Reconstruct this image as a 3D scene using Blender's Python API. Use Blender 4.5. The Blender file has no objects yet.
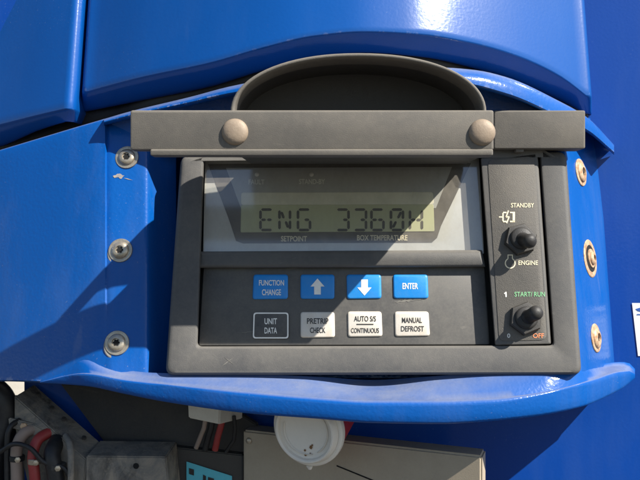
import bpy, bmesh, math, random
import numpy as np
from mathutils import Vector, Matrix

random.seed(7)
scn = bpy.context.scene
COL = scn.collection

# ------------------------------------------------------------------ scale, camera, light
S = 0.0007            # metres per photo pixel on the reference plane through the panel's lower edge
C = 879.0             # camera distance in the same pixels
SUN = Vector((1.56, -1.0, 1.70)).normalized()      # direction towards the sun

cam_d = bpy.data.cameras.new("camera")
cam = bpy.data.objects.new("camera", cam_d)
COL.objects.link(cam)
cam.location = (0, -C * S, 0)
cam.rotation_euler = (math.radians(90), 0, 0)
cam_d.sensor_width = 36
cam_d.lens = 18.0 / (320.0 / C)
cam_d.clip_start = 0.01
cam_d.clip_end = 2000
scn.camera = cam

world = bpy.data.worlds.new("World")
scn.world = world
world.use_nodes = True
wn = world.node_tree
wn.nodes.clear()
sky = wn.nodes.new("ShaderNodeTexSky")
sky.sky_type = 'NISHITA'
sky.sun_disc = False
sky.sun_elevation = math.asin(SUN.z)
sky.sun_rotation = math.atan2(SUN.x, SUN.y)
sky.altitude = 100
sky.air_density = 1.0
sky.dust_density = 0.5
bg = wn.nodes.new("ShaderNodeBackground")
bg.inputs[1].default_value = 0.07
wo = wn.nodes.new("ShaderNodeOutputWorld")
wn.links.new(sky.outputs[0], bg.inputs[0])
wn.links.new(bg.outputs[0], wo.inputs[0])

sun_d = bpy.data.lights.new("sun", 'SUN')
sun_d.energy = 5.0
sun_d.angle = math.radians(0.5)
sun_d.color = (1.0, 0.95, 0.86)
sun = bpy.data.objects.new("sun", sun_d)
COL.objects.link(sun)
sun.rotation_euler = SUN.to_track_quat('Z', 'Y').to_euler()
sun.location = SUN * 5

scn.view_settings.view_transform = 'Standard'
scn.view_settings.look = 'None'
scn.view_settings.exposure = 0.92
scn.view_settings.gamma = 1.0
scn.cycles.use_denoising = True
scn.cycles.max_bounces = 10
scn.cycles.transparent_max_bounces = 12

# ------------------------------------------------------------------ coordinates
def W(px, py, d):
    """photo pixel at depth d (pixels towards the viewer) -> metres"""
    f = (C - d) / C
    return Vector(((px - 320) * f * S, -d * S, (240 - py) * f * S))

TILT = math.radians(15)
PO = W(372, 375, 0)
PN = Vector((0, -math.cos(TILT), math.sin(TILT)))     # panel normal, towards viewer and up
PV = Vector((0, math.sin(TILT), math.cos(TILT)))      # panel up
PU = Vector((1, 0, 0))
EYE = Vector((0, -C * S, 0))

def P(px, py, h):
    """photo pixel on the tilted panel plane raised by h pixels -> metres"""
    r = W(px, py, 0) - EYE
    t = ((PO + PN * (h * S)) - EYE).dot(PN) / r.dot(PN)
    return EYE + r * t

def pd(px, py):
    return -P(px, py, 0).y / S

def curve(tab):
    """smooth interpolation through a table of (x, value)"""
    xs = np.array([a for a, _ in tab], float)
    ys = np.array([b for _, b in tab], float)
    n = len(xs)
    h = np.diff(xs)
    dl = np.diff(ys) / h
    m = np.zeros(n)
    m[0], m[-1] = dl[0], dl[-1]
    for i in range(1, n - 1):
        if dl[i - 1] * dl[i] <= 0:
            m[i] = 0
        else:
            w1 = 2 * h[i] + h[i - 1]
            w2 = h[i] + 2 * h[i - 1]
            m[i] = (w1 + w2) / (w1 / dl[i - 1] + w2 / dl[i])
    def f(x):
        x = min(max(x, xs[0]), xs[-1])
        i = min(int(np.searchsorted(xs, x, side='right') - 1), n - 2)
        t = (x - xs[i]) / h[i]
        return float((2*t**3-3*t**2+1)*ys[i] + (t**3-2*t**2+t)*h[i]*m[i] + (-2*t**3+3*t**2)*ys[i+1] + (t**3-t**2)*h[i]*m[i+1])
    return f

# ------------------------------------------------------------------ object helpers
def tag(o, label=None, cat=None, group=None, kind=None):
    if label: o["label"] = label
    if cat: o["category"] = cat
    if group: o["group"] = group
    if kind: o["kind"] = kind
    return o

def thing(name, label, cat, loc, group=None):
    o = bpy.data.objects.new(name, None)
    COL.objects.link(o)
    o.location = loc
    o.empty_display_size = 0.02
    return tag(o, label, cat, group)

def origin_of(o):
    v = Vector((0, 0, 0))
    while o is not None:
        v = v + o.location
        o = o.parent
    return v

def build(name, verts, faces, mat, parent=None, smooth=35, label=None, recalc=True):
    """ONE mesh object from world-space vertices"""
    off = origin_of(parent) if parent else Vector((0, 0, 0))
    me = bpy.data.meshes.new(name)
    me.from_pydata([tuple(Vector(v) - off) for v in verts], [], faces)
    bm = bmesh.new()
    bm.from_mesh(me)
    bmesh.ops.remove_doubles(bm, verts=bm.verts, dist=1e-7)
    if recalc:
        bmesh.ops.recalc_face_normals(bm, faces=bm.faces)
    bm.to_mesh(me)
    bm.free()
    if smooth:
        me.polygons.foreach_set("use_smooth", [True] * len(me.polygons))
        me.set_sharp_from_angle(angle=math.radians(smooth))
    me.materials.append(mat)
    o = bpy.data.objects.new(name, me)
    COL.objects.link(o)
    if parent:
        o.parent = parent
    if label:
        o["label"] = label
    return o

class MB:
    """gathers shapes that make ONE part"""
    def __init__(self):
        self.v, self.f = [], []
    def add(self, verts, faces):
        n = len(self.v)
        self.v += [Vector(a) for a in verts]
        self.f += [tuple(i + n for i in f) for f in faces]
        return self
    def loft(self, loops, closed=True, cap0=False, cap1=False):
        n = len(loops[0])
        vs, fs = [], []
        for l in loops:
            vs += l
        for i in range(len(loops) - 1):
            for j in range(n if closed else n - 1):
                k = (j + 1) % n
                fs.append((i*n+j, i*n+k, (i+1)*n+k, (i+1)*n+j))
        if cap0: fs.append(tuple(range(n - 1, -1, -1)))
        if cap1: fs.append(tuple((len(loops)-1)*n + j for j in range(n)))
        return self.add(vs, fs)
    def tube(self, pts, r, seg=14, cap=True):
        pts = [Vector(p) for p in pts]
        rs = r if isinstance(r, (list, tuple)) else [r] * len(pts)
        loops = []
        t0 = (pts[1] - pts[0]).normalized()
        up = Vector((0, 0, 1)) if abs(t0.z) < 0.9 else Vector((1, 0, 0))
        a = t0.cross(up).normalized()
        for i, p in enumerate(pts):
            t = (pts[min(i+1, len(pts)-1)] - pts[max(i-1, 0)]).normalized()
            a = (a - t * a.dot(t)).normalized()
            b = t.cross(a)
            loops.append([p + (a*math.cos(q) + b*math.sin(q)) * rs[i] for q in [2*math.pi*k/seg for k in range(seg)]])
        return self.loft(loops, True, cap, cap)
    def lathe(self, o, axis, prof, seg=32, sx=1.0, phase=0.0, cap0=False, cap1=True):
        axis = Vector(axis).normalized()
        up = Vector((0, 0, 1)) if abs(axis.z) < 0.9 else Vector((0, 1, 0))
        a = up.cross(axis).normalized()
        b = axis.cross(a)
        loops = [[Vector(o) + axis*z + (a*math.cos(q)*sx + b*math.sin(q))*r for q in [phase + 2*math.pi*k/seg for k in range(seg)]] for r, z in prof]
        return self.loft(loops, True, cap0, cap1)
    def obj(self, name, mat, parent=None, smooth=35, label=None):
        return build(name, self.v, self.f, mat, parent, smooth, label)

def rquad(c, inset=0.0, r=4.0, m=5):
    """rounded quad in photo pixels; c = TL, TR, BR, BL"""
    (ax, ay), (bx, by), (cx, cy), (dx, dy) = c
    i = inset
    q = [Vector((ax+i, ay+i)), Vector((bx-i, by+i)), Vector((cx-i, cy-i)), Vector((dx+i, dy-i))]
    out = []
    for k in range(4):
        p, a, b = q[k], q[k-1], q[(k+1) % 4]
        u, v = (a-p).normalized(), (b-p).normalized()
        for j in range(m + 1):
            t = j / m
            s, e = p + u*r, p + v*r
            out.append((1-t)**2*s + 2*t*(1-t)*p + t*t*e)
    return out

def slab(c, prof, r=4.0, m=5, cap1=True, mb=None):
    """lofted plate lying on the panel plane: prof = [(inset, height)]"""
    mb = mb or MB()
    loops = [[P(p.x, p.y, h) for p in rquad(c, i, max(r - max(i, 0)*0.5, 0.3), m)] for i, h in prof]
    return mb.loft(loops, True, False, cap1)

def poly(pts, h, mb=None):
    mb = mb or MB()
    return mb.add([P(x, y, h) for x, y in pts], [tuple(range(len(pts)))])

def wbox(x0, y0, x1, y1, d0, d1, bevel=1.5, mb=None):
    """box given by its FRONT face in pixels at depth d1, running straight back to depth d0; edges rounded"""
    mb = mb or MB()
    m = 4
    def ring(d, ins):
        out = []
        f = (C - d1) / C
        for p in rquad(((x0, y0), (x1, y0), (x1, y1), (x0, y1)), ins, max(bevel*1.2 - ins*0.6, 0.2), m):
            w = W(p.x, p.y, d1)
            out.append(Vector((w.x, -d*S, w.z)))
        return out
    mb.loft([ring(d0, 0), ring(d1 - bevel, 0), ring(d1 - bevel*0.3, bevel*0.3), ring(d1, bevel)], True, True, True)
    return mb

def text_mesh(s, x0, y0, x1, y1, h, mb, bold=0.0, mapper=None):
    """letters fitted into the pixel box, lying on the panel plane (or through mapper)"""
    cu = bpy.data.curves.new("t", 'FONT')
    cu.body = s
    cu.fill_mode = 'FRONT'
    cu.offset = bold
    cu.resolution_u = 4
    o = bpy.data.objects.new("t", cu)
    COL.objects.link(o)
    dg = bpy.context.evaluated_depsgraph_get()
    me = bpy.data.meshes.new_from_object(o.evaluated_get(dg))
    co = [v.co.copy() for v in me.vertices]
    fs = [tuple(p.vertices) for p in me.polygons]
    bpy.data.objects.remove(o)
    bpy.data.curves.remove(cu)
    bpy.data.meshes.remove(me)
    ax, bx = min(c.x for c in co), max(c.x for c in co)
    ay, by = min(c.y for c in co), max(c.y for c in co)
    mp = mapper or (lambda x, y: P(x, y, h))
    mb.add([mp(x0 + (c.x-ax)/(bx-ax)*(x1-x0), y1 - (c.y-ay)/(by-ay)*(y1-y0)) for c in co], fs)
    return mb

def prism(name, pts, thick, mat, parent, bev=1.2):
    """plate whose front outline is given as world points; thickened straight along 'thick'"""
    bmx = bmesh.new()
    f0 = [bmx.verts.new(p) for p in pts]
    f1 = [bmx.verts.new(p + thick) for p in pts]
    n = len(pts)
    bmx.faces.new(f0); bmx.faces.new(list(reversed(f1)))
    for i in range(n):
        bmx.faces.new([f0[i], f1[i], f1[(i+1) % n], f0[(i+1) % n]])
    bmesh.ops.bevel(bmx, geom=list(bmx.edges), offset=bev*S, segments=2, affect='EDGES')
    bmx.verts.index_update()
    v = [x.co.copy() for x in bmx.verts]; f = [tuple(q.index for q in g_.verts) for g_ in bmx.faces]
    bmx.free()
    return build(name, v, f, mat, parent, 40)

# ------------------------------------------------------------------ materials
class Mat:
    def __init__(self, name, base, rough=0.5, metal=0.0, coat=0.0, spec=0.5):
        m = bpy.data.materials.new(name)
        m.use_nodes = True
        self.m, self.t = m, m.node_tree
        self.b = self.t.nodes["Principled BSDF"]
        self.b.inputs["Base Color"].default_value = (*base, 1)
        self.b.inputs["Roughness"].default_value = rough
        self.b.inputs["Metallic"].default_value = metal
        self.b.inputs["Coat Weight"].default_value = coat
        self.b.inputs["Coat Roughness"].default_value = 0.14
        self.b.inputs["Specular IOR Level"].default_value = spec
        self.col = None
        self.base = base
        self.bumpn = None
    def n(self, k, **kw):
        nd = self.t.nodes.new(k)
        for a, v in kw.items():
            setattr(nd, a, v)
        return nd
    def coords(self):
        g = self.n("ShaderNodeNewGeometry")
        return g.outputs["Position"]
    def noise(self, scale, detail=6, rough=0.6, stretch=None, dist=0.0):
        nz = self.n("ShaderNodeTexNoise")
        nz.inputs["Scale"].default_value = scale
        nz.inputs["Detail"].default_value = detail
        nz.inputs["Roughness"].default_value = rough
        nz.inputs["Distortion"].default_value = dist
        src = self.coords()
        if stretch:
            mp = self.n("ShaderNodeMapping")
            mp.inputs["Scale"].default_value = stretch
            self.t.links.new(src, mp.inputs[0])
            src = mp.outputs[0]
        self.t.links.new(src, nz.inputs["Vector"])
        return nz.outputs["Fac"]
    def ramp(self, src, lo, hi, a=0.0, b=1.0):
        r = self.n("ShaderNodeMapRange")
        r.inputs["From Min"].default_value = lo
        r.inputs["From Max"].default_value = hi
        r.inputs["To Min"].default_value = a
        r.inputs["To Max"].default_value = b
        self.t.links.new(src, r.inputs["Value"])
        return r.outputs[0]
    def mul(self, a, b):
        x = self.n("ShaderNodeMath", operation='MULTIPLY')
        self.t.links.new(a, x.inputs[0])
        if isinstance(b, float): x.inputs[1].default_value = b
        else: self.t.links.new(b, x.inputs[1])
        return x.outputs[0]
    def add(self, a, b):
        x = self.n("ShaderNodeMath", operation='ADD', use_clamp=True)
        self.t.links.new(a, x.inputs[0]); self.t.links.new(b, x.inputs[1])
        return x.outputs[0]
    def mix(self, fac, colour):
        mx = self.n("ShaderNodeMix", data_type='RGBA')
        self.t.links.new(fac, mx.inputs[0])
        if self.col is None: mx.inputs[6].default_value = (*self.base, 1)
        else: self.t.links.new(self.col, mx.inputs[6])
        mx.inputs[7].default_value = (*colour, 1)
        self.col = mx.outputs[2]
        self.t.links.new(self.col, self.b.inputs["Base Color"])
        return self
    def up(self, lo=0.1, hi=0.9):
        g = self.n("ShaderNodeNewGeometry")
        s = self.n("ShaderNodeSeparateXYZ")
        self.t.links.new(g.outputs["Normal"], s.inputs[0])
        return self.ramp(s.outputs[2], lo, hi)
    def rough(self, fac, a, b):
        self.t.links.new(self.ramp(fac, 0, 1, a, b), self.b.inputs["Roughness"])
        return self
    def coatw(self, fac, a, b):
        self.t.links.new(self.ramp(fac, 0, 1, a, b), self.b.inputs["Coat Weight"])
        return self
    def bump(self, src, dist, strength=1.0, coat=False):
        bp = self.n("ShaderNodeBump")
        bp.inputs["Distance"].default_value = dist
        bp.inputs["Strength"].default_value = strength
        self.t.links.new(src, bp.inputs["Height"])
        if self.bumpn is not None:
            self.t.links.new(self.bumpn, bp.inputs["Normal"])
        self.bumpn = bp.outputs[0]
        self.t.links.new(self.bumpn, self.b.inputs["Normal"])
        if coat: self.t.links.new(self.bumpn, self.b.inputs["Coat Normal"])
        return self

def blue_paint(name, base, dust=0.25, rough=0.35, coat=0.6, dustcol=(0.36, 0.37, 0.42), peel=0.00006, updust=0.5, chips=0.8):
    k = Mat(name, base, rough, 0, coat, 0.12)
    v = k.ramp(k.noise(9, 4), 0.35, 0.7)
    k.mix(k.mul(v, 0.35), tuple(c*0.8 for c in base))
    st = k.ramp(k.noise(26, 8, 0.65, (1, 1, 0.25)), 0.48, 0.8)
    du = k.mul(st, dust)
    if updust:
        u = k.mul(k.up(0.55, 0.95), k.ramp(k.noise(60, 8, 0.7), 0.2, 0.75, 0.45, 1.0))
        du = k.add(du, k.mul(u, updust))
    sp = k.mul(k.mul(k.ramp(k.noise(700, 2, 0.5), 0.69, 0.74), k.ramp(k.noise(14, 3, 0.6), 0.48, 0.68)), 0.6)
    k.mix(k.add(du, sp), dustcol)
    gm = k.n("ShaderNodeNewGeometry")
    ch = k.mul(k.ramp(gm.outputs["Pointiness"], 0.53, 0.62), k.ramp(k.noise(150, 6, 0.7), 0.54, 0.60))
    k.mix(k.mul(ch, chips), (0.55, 0.56, 0.60))
    k.mix(k.mul(k.ramp(k.noise(34, 4, 0.6, (1, 1, 0.06), 0.5), 0.66, 0.72), dust*0.9), tuple(c*1.25 for c in dustcol))
    k.rough(du, rough, 0.75)
    k.coatw(du, coat, 0.05)
    k.bump(k.noise(420, 2, 0.4), peel, coat=True)
    return k.m

def plastic(name, base, dustcol, dust, rough=0.55, grain=0.00012, updust=0.35, scale=40):
    k = Mat(name, base, rough, 0, 0, 0.4)
    du = k.mul(k.ramp(k.noise(scale, 9, 0.7), 0.3, 0.75), dust)
    fine = k.mul(k.ramp(k.noise(scale*14, 4, 0.7), 0.45, 0.75), dust*0.35)
    u = k.mul(k.up(0.2, 0.9), updust)
    t = k.add(k.add(du, fine), u)
    k.mix(t, dustcol)
    k.mix(k.mul(k.ramp(k.noise(48, 5, 0.6, (0.35, 1, 1.3), 2.5), 0.66, 0.76), dust*0.9), tuple(min(1, c*1.35) for c in dustcol))
    gm = k.n("ShaderNodeNewGeometry")
    k.mix(k.mul(k.ramp(gm.outputs["Pointiness"], 0.515, 0.60), 0.5), tuple(min(1, c*1.15) for c in dustcol))
    k.mix(k.mul(k.ramp(gm.outputs["Pointiness"], 0.49, 0.42), 0.55), tuple(min(1, c*1.0) for c in dustcol))
    k.rough(t, rough, 0.9)
    k.bump(k.noise(1600, 3, 0.6), grain)
    return k.m

M = {}
M['blue_left'] = blue_paint("blue paint of the housing", (0.0, 0.078, 0.335), 0.12, 0.5, 0.55, dustcol=(0.22, 0.23, 0.27), peel=0.00016, updust=0.72)
M['blue_cover'] = blue_paint("blue paint of the covers", (0.0, 0.066, 0.290), 0.06, 0.5, 0.75, dustcol=(0.10, 0.16, 0.32), updust=0.03)
M['blue_wall'] = blue_paint("blue wall paint darkened for weak light", (0.0, 0.046, 0.275), 0.12, 0.5, 0.3, chips=0.0, dustcol=(0.08, 0.14, 0.30), updust=0.1)  # base darkened for the wall's weaker light and dark reflections
M['bezel'] = plastic("dusty grey plastic", (0.048, 0.049, 0.052), (0.19, 0.175, 0.152), 0.36, scale=22)
M['plate'] = plastic("grained grey plastic", (0.058, 0.057, 0.057), (0.19, 0.17, 0.14), 0.40, scale=24, grain=0.0003)
M['visor'] = plastic("weathered grey visor plastic", (0.088, 0.083, 0.077), (0.22, 0.195, 0.16), 0.50, scale=18, rough=0.7)
M['visor_shade'] = plastic("visor plastic darkened for shade", (0.034, 0.033, 0.033), (0.09, 0.083, 0.072), 0.5, updust=0.0)  # colour darkened to paint shade into the inside of the visor
M['keypad'] = plastic("dark keypad foil", (0.030, 0.032, 0.037), (0.19, 0.175, 0.15), 0.4, rough=0.42, grain=0.00004, updust=0.12)
M['rubber'] = plastic("black rubber", (0.010, 0.010, 0.011), (0.07, 0.064, 0.056), 0.2, rough=0.45, updust=0.1)
M['hole'] = Mat("black void", (0.004, 0.004, 0.004), 0.9).m

def flat(name, base, rough=0.5, dirt=(0.3, 0.26, 0.2), amount=0.25, scale=120, spec=0.4):
    k = Mat(name, base, rough, 0, 0, spec)
    k.mix(k.mul(k.ramp(k.noise(scale, 7, 0.7), 0.42, 0.8), amount), dirt)
    k.bump(k.noise(900, 2), 0.00004)
    return k.m
M['key_blue'] = flat("blue key print", (0.01, 0.22, 0.62), 0.4, (0.2, 0.3, 0.4), 0.2)
M['key_white'] = flat("white key print", (0.62, 0.58, 0.52), 0.5, (0.5, 0.36, 0.22), 0.4)
M['ink_white'] = flat("white ink", (0.82, 0.80, 0.74), 0.5, amount=0.2)
M['ink_cream'] = flat("cream ink", (0.78, 0.68, 0.47), 0.5, amount=0.2)
M['ink_black'] = flat("black ink", (0.02, 0.02, 0.02), 0.5, (0.12, 0.1, 0.08), 0.3)
M['ink_green'] = flat("green ink", (0.20, 0.48, 0.24), 0.5, amount=0.3)
M['ink_red'] = flat("red ink", (0.75, 0.24, 0.10), 0.5, amount=0.3)
M['ink_blue'] = flat("blue ink", (0.02, 0.09, 0.35), 0.5, amount=0.1)
M['label'] = flat("pale display foil", (0.52, 0.52, 0.50), 0.5, (0.40, 0.35, 0.27), 0.45, 60)
M['mask'] = flat("dark display mask", (0.05, 0.044, 0.036), 0.5, (0.14, 0.12, 0.09), 0.5, 90)
M['glare_grey'] = flat("display field greyed for glare", (0.40, 0.405, 0.39), 0.4, (0.30, 0.29, 0.25), 0.5, 60)  # field painted grey for the glare over the display
M['lcd'] = flat("olive lcd glass", (0.50, 0.51, 0.30), 0.35, (0.5, 0.48, 0.32), 0.4, 70)
M['lcd_pale'] = flat("pale lcd edge", (0.74, 0.71, 0.56), 0.4, (0.42, 0.38, 0.26), 0.4, 70)
M['lcd_ink'] = flat("lcd segments", (0.018, 0.02, 0.012), 0.4, (0.08, 0.08, 0.05), 0.2, 400)
k = Mat("dull bolt metal", (0.50, 0.44, 0.35), 0.42, 0.75)
k.mix(k.mul(k.ramp(k.noise(260, 7, 0.7), 0.4, 0.72), 0.7), (0.28, 0.22, 0.15)); k.bump(k.noise(700, 4), 0.0001)
M['bolt'] = k.m
k = Mat("tan rivet head", (0.29, 0.225, 0.165), 0.6, 0.1)
k.mix(k.mul(k.ramp(k.noise(330, 6), 0.42, 0.7), 0.35), (0.22, 0.16, 0.11)); k.bump(k.noise(600, 4), 0.00015)
M['rivet'] = k.m
k = Mat("rusty bolt", (0.55, 0.40, 0.26), 0.6, 0.3)
k.mix(k.mul(k.ramp(k.noise(300, 6), 0.4, 0.65), 0.8), (0.30, 0.13, 0.05)); k.bump(k.noise(600, 4), 0.00015)
M['rust'] = k.m
M['grime'] = flat("rubbed grey primer", (0.25, 0.24, 0.22), 0.8, (0.1, 0.08, 0.06), 0.5, 200)
M['steel'] = plastic("dirty grey bracket steel", (0.15, 0.143, 0.132), (0.36, 0.31, 0.25), 0.8, rough=0.65, scale=70)
def dirty(name, base, dirt, soot):
    k = Mat(name, base, 0.7, 0, 0, 0.3)
    k.mix(k.mul(k.ramp(k.noise(28, 8, 0.75, None, 1.2), 0.42, 0.62), 0.75), dirt)
    k.mix(k.mul(k.ramp(k.noise(44, 7, 0.7, (1, 1, 0.5), 0.8), 0.50, 0.66), 0.8), soot)
    k.mix(k.mul(k.ramp(k.noise(420, 4, 0.7), 0.55, 0.72), 0.5), dirt)
    k.bump(k.noise(240, 6, 0.7), 0.0006)
    return k.m
M['steel'] = dirty("dirty grey bracket steel", (0.16, 0.152, 0.14), (0.33, 0.28, 0.215), (0.045, 0.04, 0.036))
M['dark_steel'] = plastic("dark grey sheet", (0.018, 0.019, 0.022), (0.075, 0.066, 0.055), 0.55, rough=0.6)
M['beige'] = plastic("beige box paint", (0.50, 0.43, 0.32), (0.28, 0.23, 0.17), 0.45, rough=0.5)
M['cream'] = flat("cream plastic", (0.60, 0.56, 0.48), 0.5, (0.35, 0.3, 0.22), 0.35)
M['black'] = flat("black cable sheath", (0.015, 0.015, 0.016), 0.5, (0.1, 0.09, 0.08), 0.25)
M['red'] = flat("red cable sheath", (0.30, 0.03, 0.03), 0.5, (0.3, 0.15, 0.1), 0.25)
M['brown'] = flat("grey brown cable sheath", (0.28, 0.21, 0.17), 0.6, (0.2, 0.16, 0.12), 0.4)
M['cup_red'] = flat("red cup paper", (0.36, 0.02, 0.03), 0.5, (0.2, 0.03, 0.03), 0.3)
M['lid'] = flat("white cup lid plastic", (0.80, 0.735, 0.64), 0.4, (0.62, 0.58, 0.5), 0.3, 60)
M['stain'] = flat("coffee stain", (0.20, 0.10, 0.04), 0.6, amount=0.1)
M['cyan'] = flat("cyan label print", (0.10, 0.50, 0.60), 0.45, (0.1, 0.3, 0.35), 0.3)
M['sticker'] = flat("white sticker", (0.70, 0.72, 0.74), 0.4, (0.4, 0.42, 0.45), 0.3)
# thin hazed window pane
k = Mat("hazed window pane", (1, 1, 1), 0.08)
tr = k.n("ShaderNodeBsdfTransparent"); tr.inputs[0].default_value = (0.93, 0.93, 0.90, 1)
gl = k.n("ShaderNodeBsdfGlossy"); gl.inputs["Roughness"].default_value = 0.12; gl.inputs[0].default_value = (1, 1, 1, 1)
df = k.n("ShaderNodeBsdfDiffuse"); df.inputs[0].default_value = (0.5, 0.46, 0.4, 1)  # diffuse veil painted in for the haze of reflections on the pane
mx = k.n("ShaderNodeMixShader"); mx2 = k.n("ShaderNodeMixShader")
k.t.links.new(k.ramp(k.noise(50, 8, 0.7, (1, 1, 0.4)), 0.3, 0.8, 0.10, 0.30), mx.inputs[0])
k.t.links.new(tr.outputs[0], mx.inputs[1]); k.t.links.new(df.outputs[0], mx.inputs[2])
mx2.inputs[0].default_value = 0.13
k.t.links.new(mx.outputs[0], mx2.inputs[1]); k.t.links.new(gl.outputs[0], mx2.inputs[2])
k.t.links.new(mx2.outputs[0], k.t.nodes["Material Output"].inputs[0])
M['pane'] = k.m
k = Mat("pale concrete yard", (0.42, 0.38, 0.31), 0.9)
k.mix(k.mul(k.ramp(k.noise(1.3, 8, 0.7), 0.35, 0.7), 0.5), (0.30, 0.27, 0.22))
k.bump(k.noise(30, 6), 0.004)
M['ground'] = k.m
k = Mat("asphalt darkened to cut bounce", (0.05, 0.048, 0.045), 0.9)  # unseen near ground, colour set dark to cut light bounced upward
k.mix(k.mul(k.ramp(k.noise(2.0, 8, 0.7), 0.35, 0.7), 0.5), (0.035, 0.033, 0.03))
k.bump(k.noise(60, 6), 0.004)
M['asphalt'] = k.m

# ------------------------------------------------------------------ setting
gz = -1.9
g = build("ground", [(-400, -400, gz), (400, -400, gz), (400, 400, gz), (-400, 400, gz)], [(0, 1, 2, 3)], M['asphalt'], smooth=0)
tag(g, kind="structure")
g = build("pavement", [(-400, 5, gz+0.004), (400, 5, gz+0.004), (400, 60, gz+0.004), (-400, 60, gz+0.004)], [(0, 1, 2, 3)], M['ground'], smooth=0)
tag(g, kind="structure")

def strip(mb, cols):
    """open grid through columns of points"""
    return mb.loft(cols, closed=False)

# the blue wall the unit hangs on, with its sticker
WD = -150
wall = thing("trailer_wall", "blue trailer wall, colour darkened for weak light, behind and right of the unit", "wall", W(700, 480, WD))
def wp(x, y): return W(x, y, WD)
prism("wall_sheet", [wp(-700, -900), wp(1500, -900), wp(1500, 1500), wp(26, 1500), wp(26, 372), wp(-700, 372)], Vector((0, 0.06, 0)), M['blue_wall'], wall, 2)
def WS(x, y, e): return W(x, y, WD + e)
mb = MB(); mb.add([WS(632, 303, 1), WS(668, 303, 1), WS(672, 356, 1), WS(638, 356, 1)], [(0, 1, 2, 3)])
st = mb.obj("sticker", M['sticker'], wall, 0)
mb = MB()
mb.add([WS(635.5, 309, 1.4), WS(644, 306.5, 1.4), WS(660, 307, 1.4), WS(660, 312, 1.4), WS(644, 312.5, 1.4), WS(638, 311, 1.4)], [(0, 1, 2, 3, 4, 5)])
mb.add([WS(637, 314, 1.4), WS(664, 314, 1.4), WS(664, 315, 1.4), WS(637, 315, 1.4)], [(0, 1, 2, 3)])
for i in range(7):
    y = 320 + i*4.6
    a = 642.5 + i*0.35
    mb.add([WS(a, y, 1.4), WS(a+20-(i % 3)*4, y, 1.4), WS(a+20-(i % 3)*4, y+1.1, 1.4), WS(a, y+1.1, 1.4)], [(0, 1, 2, 3)])
mb.obj("printing", M['ink_blue'], st, 0)

# ------------------------------------------------------------------ blue covers above
LEAN = 0.27
def cover(name, label, xs, d_t, yf_t, yb_t, side_left, side_right, top=-90):
    fd, ff, fb = curve(d_t), curve(yf_t), curve(yb_t)
    root = thing(name, label, "cover panel", W(sum(xs)/2, ff(sum(xs)/2), -60), "blue covers above the control panel")
    mb = MB()
    N = 60
    cols = []
    for i in range(N + 1):
        x = xs[0] + (xs[1]-xs[0])*i/N
        d, yf, yb = fd(x), ff(x), fb(x)
        base = W(x, yf, d)
        X = base.x
        col = []
        for t in (1.0, 0.8, 0.6, 0.4, 0.25, 0.12, 0.04):
            yy = yf + (top-yf)*t
            col.append(Vector((X, -(d - (yf-yy)*LEAN)*S, W(x, yy, d).z)))
        hh = yb - yf
        for t, k_ in ((0.0, 0.0), (0.06, 0.02), (0.14, 0.09), (0.3, 0.28), (0.6, 0.64), (0.85, 0.94), (0.96, 1.1), (1.0, 1.25)):
            col.append(W(x, yf + hh*t, d - hh*1.15*k_))
        e_ = col[-1]
        col.append(e_ + Vector((0, 2*S, 1.5*S)))
        col.append(e_ + Vector((0, 4*S, 6*S)))
        col.append(e_ + Vector((0, 9*S, 14*S)))
        cols.append(col)
    def side(col, sgn):
        out = []
        for r, back in ((0.26, 0.4), (0.5, 1.4), (0.71, 2.9), (0.87, 5.0), (0.97, 7.5), (1.0, 10.0), (1.02, 60)):
            out.append([v + Vector((sgn*r*9*S, back*S, 0)) for v in col])
        return out
    if side_left: cols = list(reversed(side(cols[0], -1))) + cols
    if side_right: cols = cols + side(cols[-1], 1)
    strip(mb, cols)
    mb.obj("cover_shell", M['blue_cover'], root, 50)
    return root

cover("cover_panel", "wide glossy blue bowed cover directly above the grey visor", (88, 586),
      [(80, -100), (150, -62), (230, -34), (300, -22), (350, -20), (400, -27), (440, -40), (480, -58), (512, -74), (560, -102), (600, -126)],
      [(80, 93), (140, 77), (210, 62), (262, 43+4), (313, 35), (365, 30.5), (420, 33), (465, 40), (513, 53), (557, 73), (600, 106)],
      [(80, 113), (140, 101), (210, 87), (262, 71), (313, 58), (365, 53), (420, 57), (482, 71), (540, 92), (588, 115), (600, 121)], True, True)
cover("cover_panel", "narrow glossy blue cover at upper left with bright rounded edge", (-120, 66),
      [(-120, -200), (-60, -155), (0, -118), (40, -95), (75, -78)],
      [(-120, 150), (-60, 138), (0, 124), (40, 114), (75, 106)],
      [(-120, 172), (-60, 161), (0, 147), (40, 130), (75, 119)], False, True)

# ------------------------------------------------------------------ blue housing round the panel
hous = thing("panel_housing", "blue lens shaped sheet housing with a projecting rounded lip below", "housing", W(340, 400, -60))
off = curve([(-120, -150), (-60, -96), (0, -56), (40, -36), (75, -21), (98, -13), (105, -11.5), (109, -10), (113, -9.5), (143, -9.5), (147, -10.5), (151, -16), (160, -30), (176, -46)])
ytop = curve([(-120, 186), (-60, 168), (0, 150), (40, 138), (80, 126), (104, 119), (128, 112), (190, 97), (232, 86), (300, 74), (358, 68), (440, 67.5), (475, 70), (506, 77), (557, 100), (588, 118), (614, 145)])
ybot = curve([(-120, 388), (0, 380), (50, 381.5), (90, 384), (130, 380), (180, 379)])
mb = MB(); cols = []
xs = [-120, -90, -60, -40, -20] + [i*6.0 for i in range(0, 16)] + [94, 98, 101, 103, 105, 107, 109, 111, 113, 118, 126, 134, 140, 143, 145, 147, 149, 151, 154, 158, 162, 168, 176]
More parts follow.
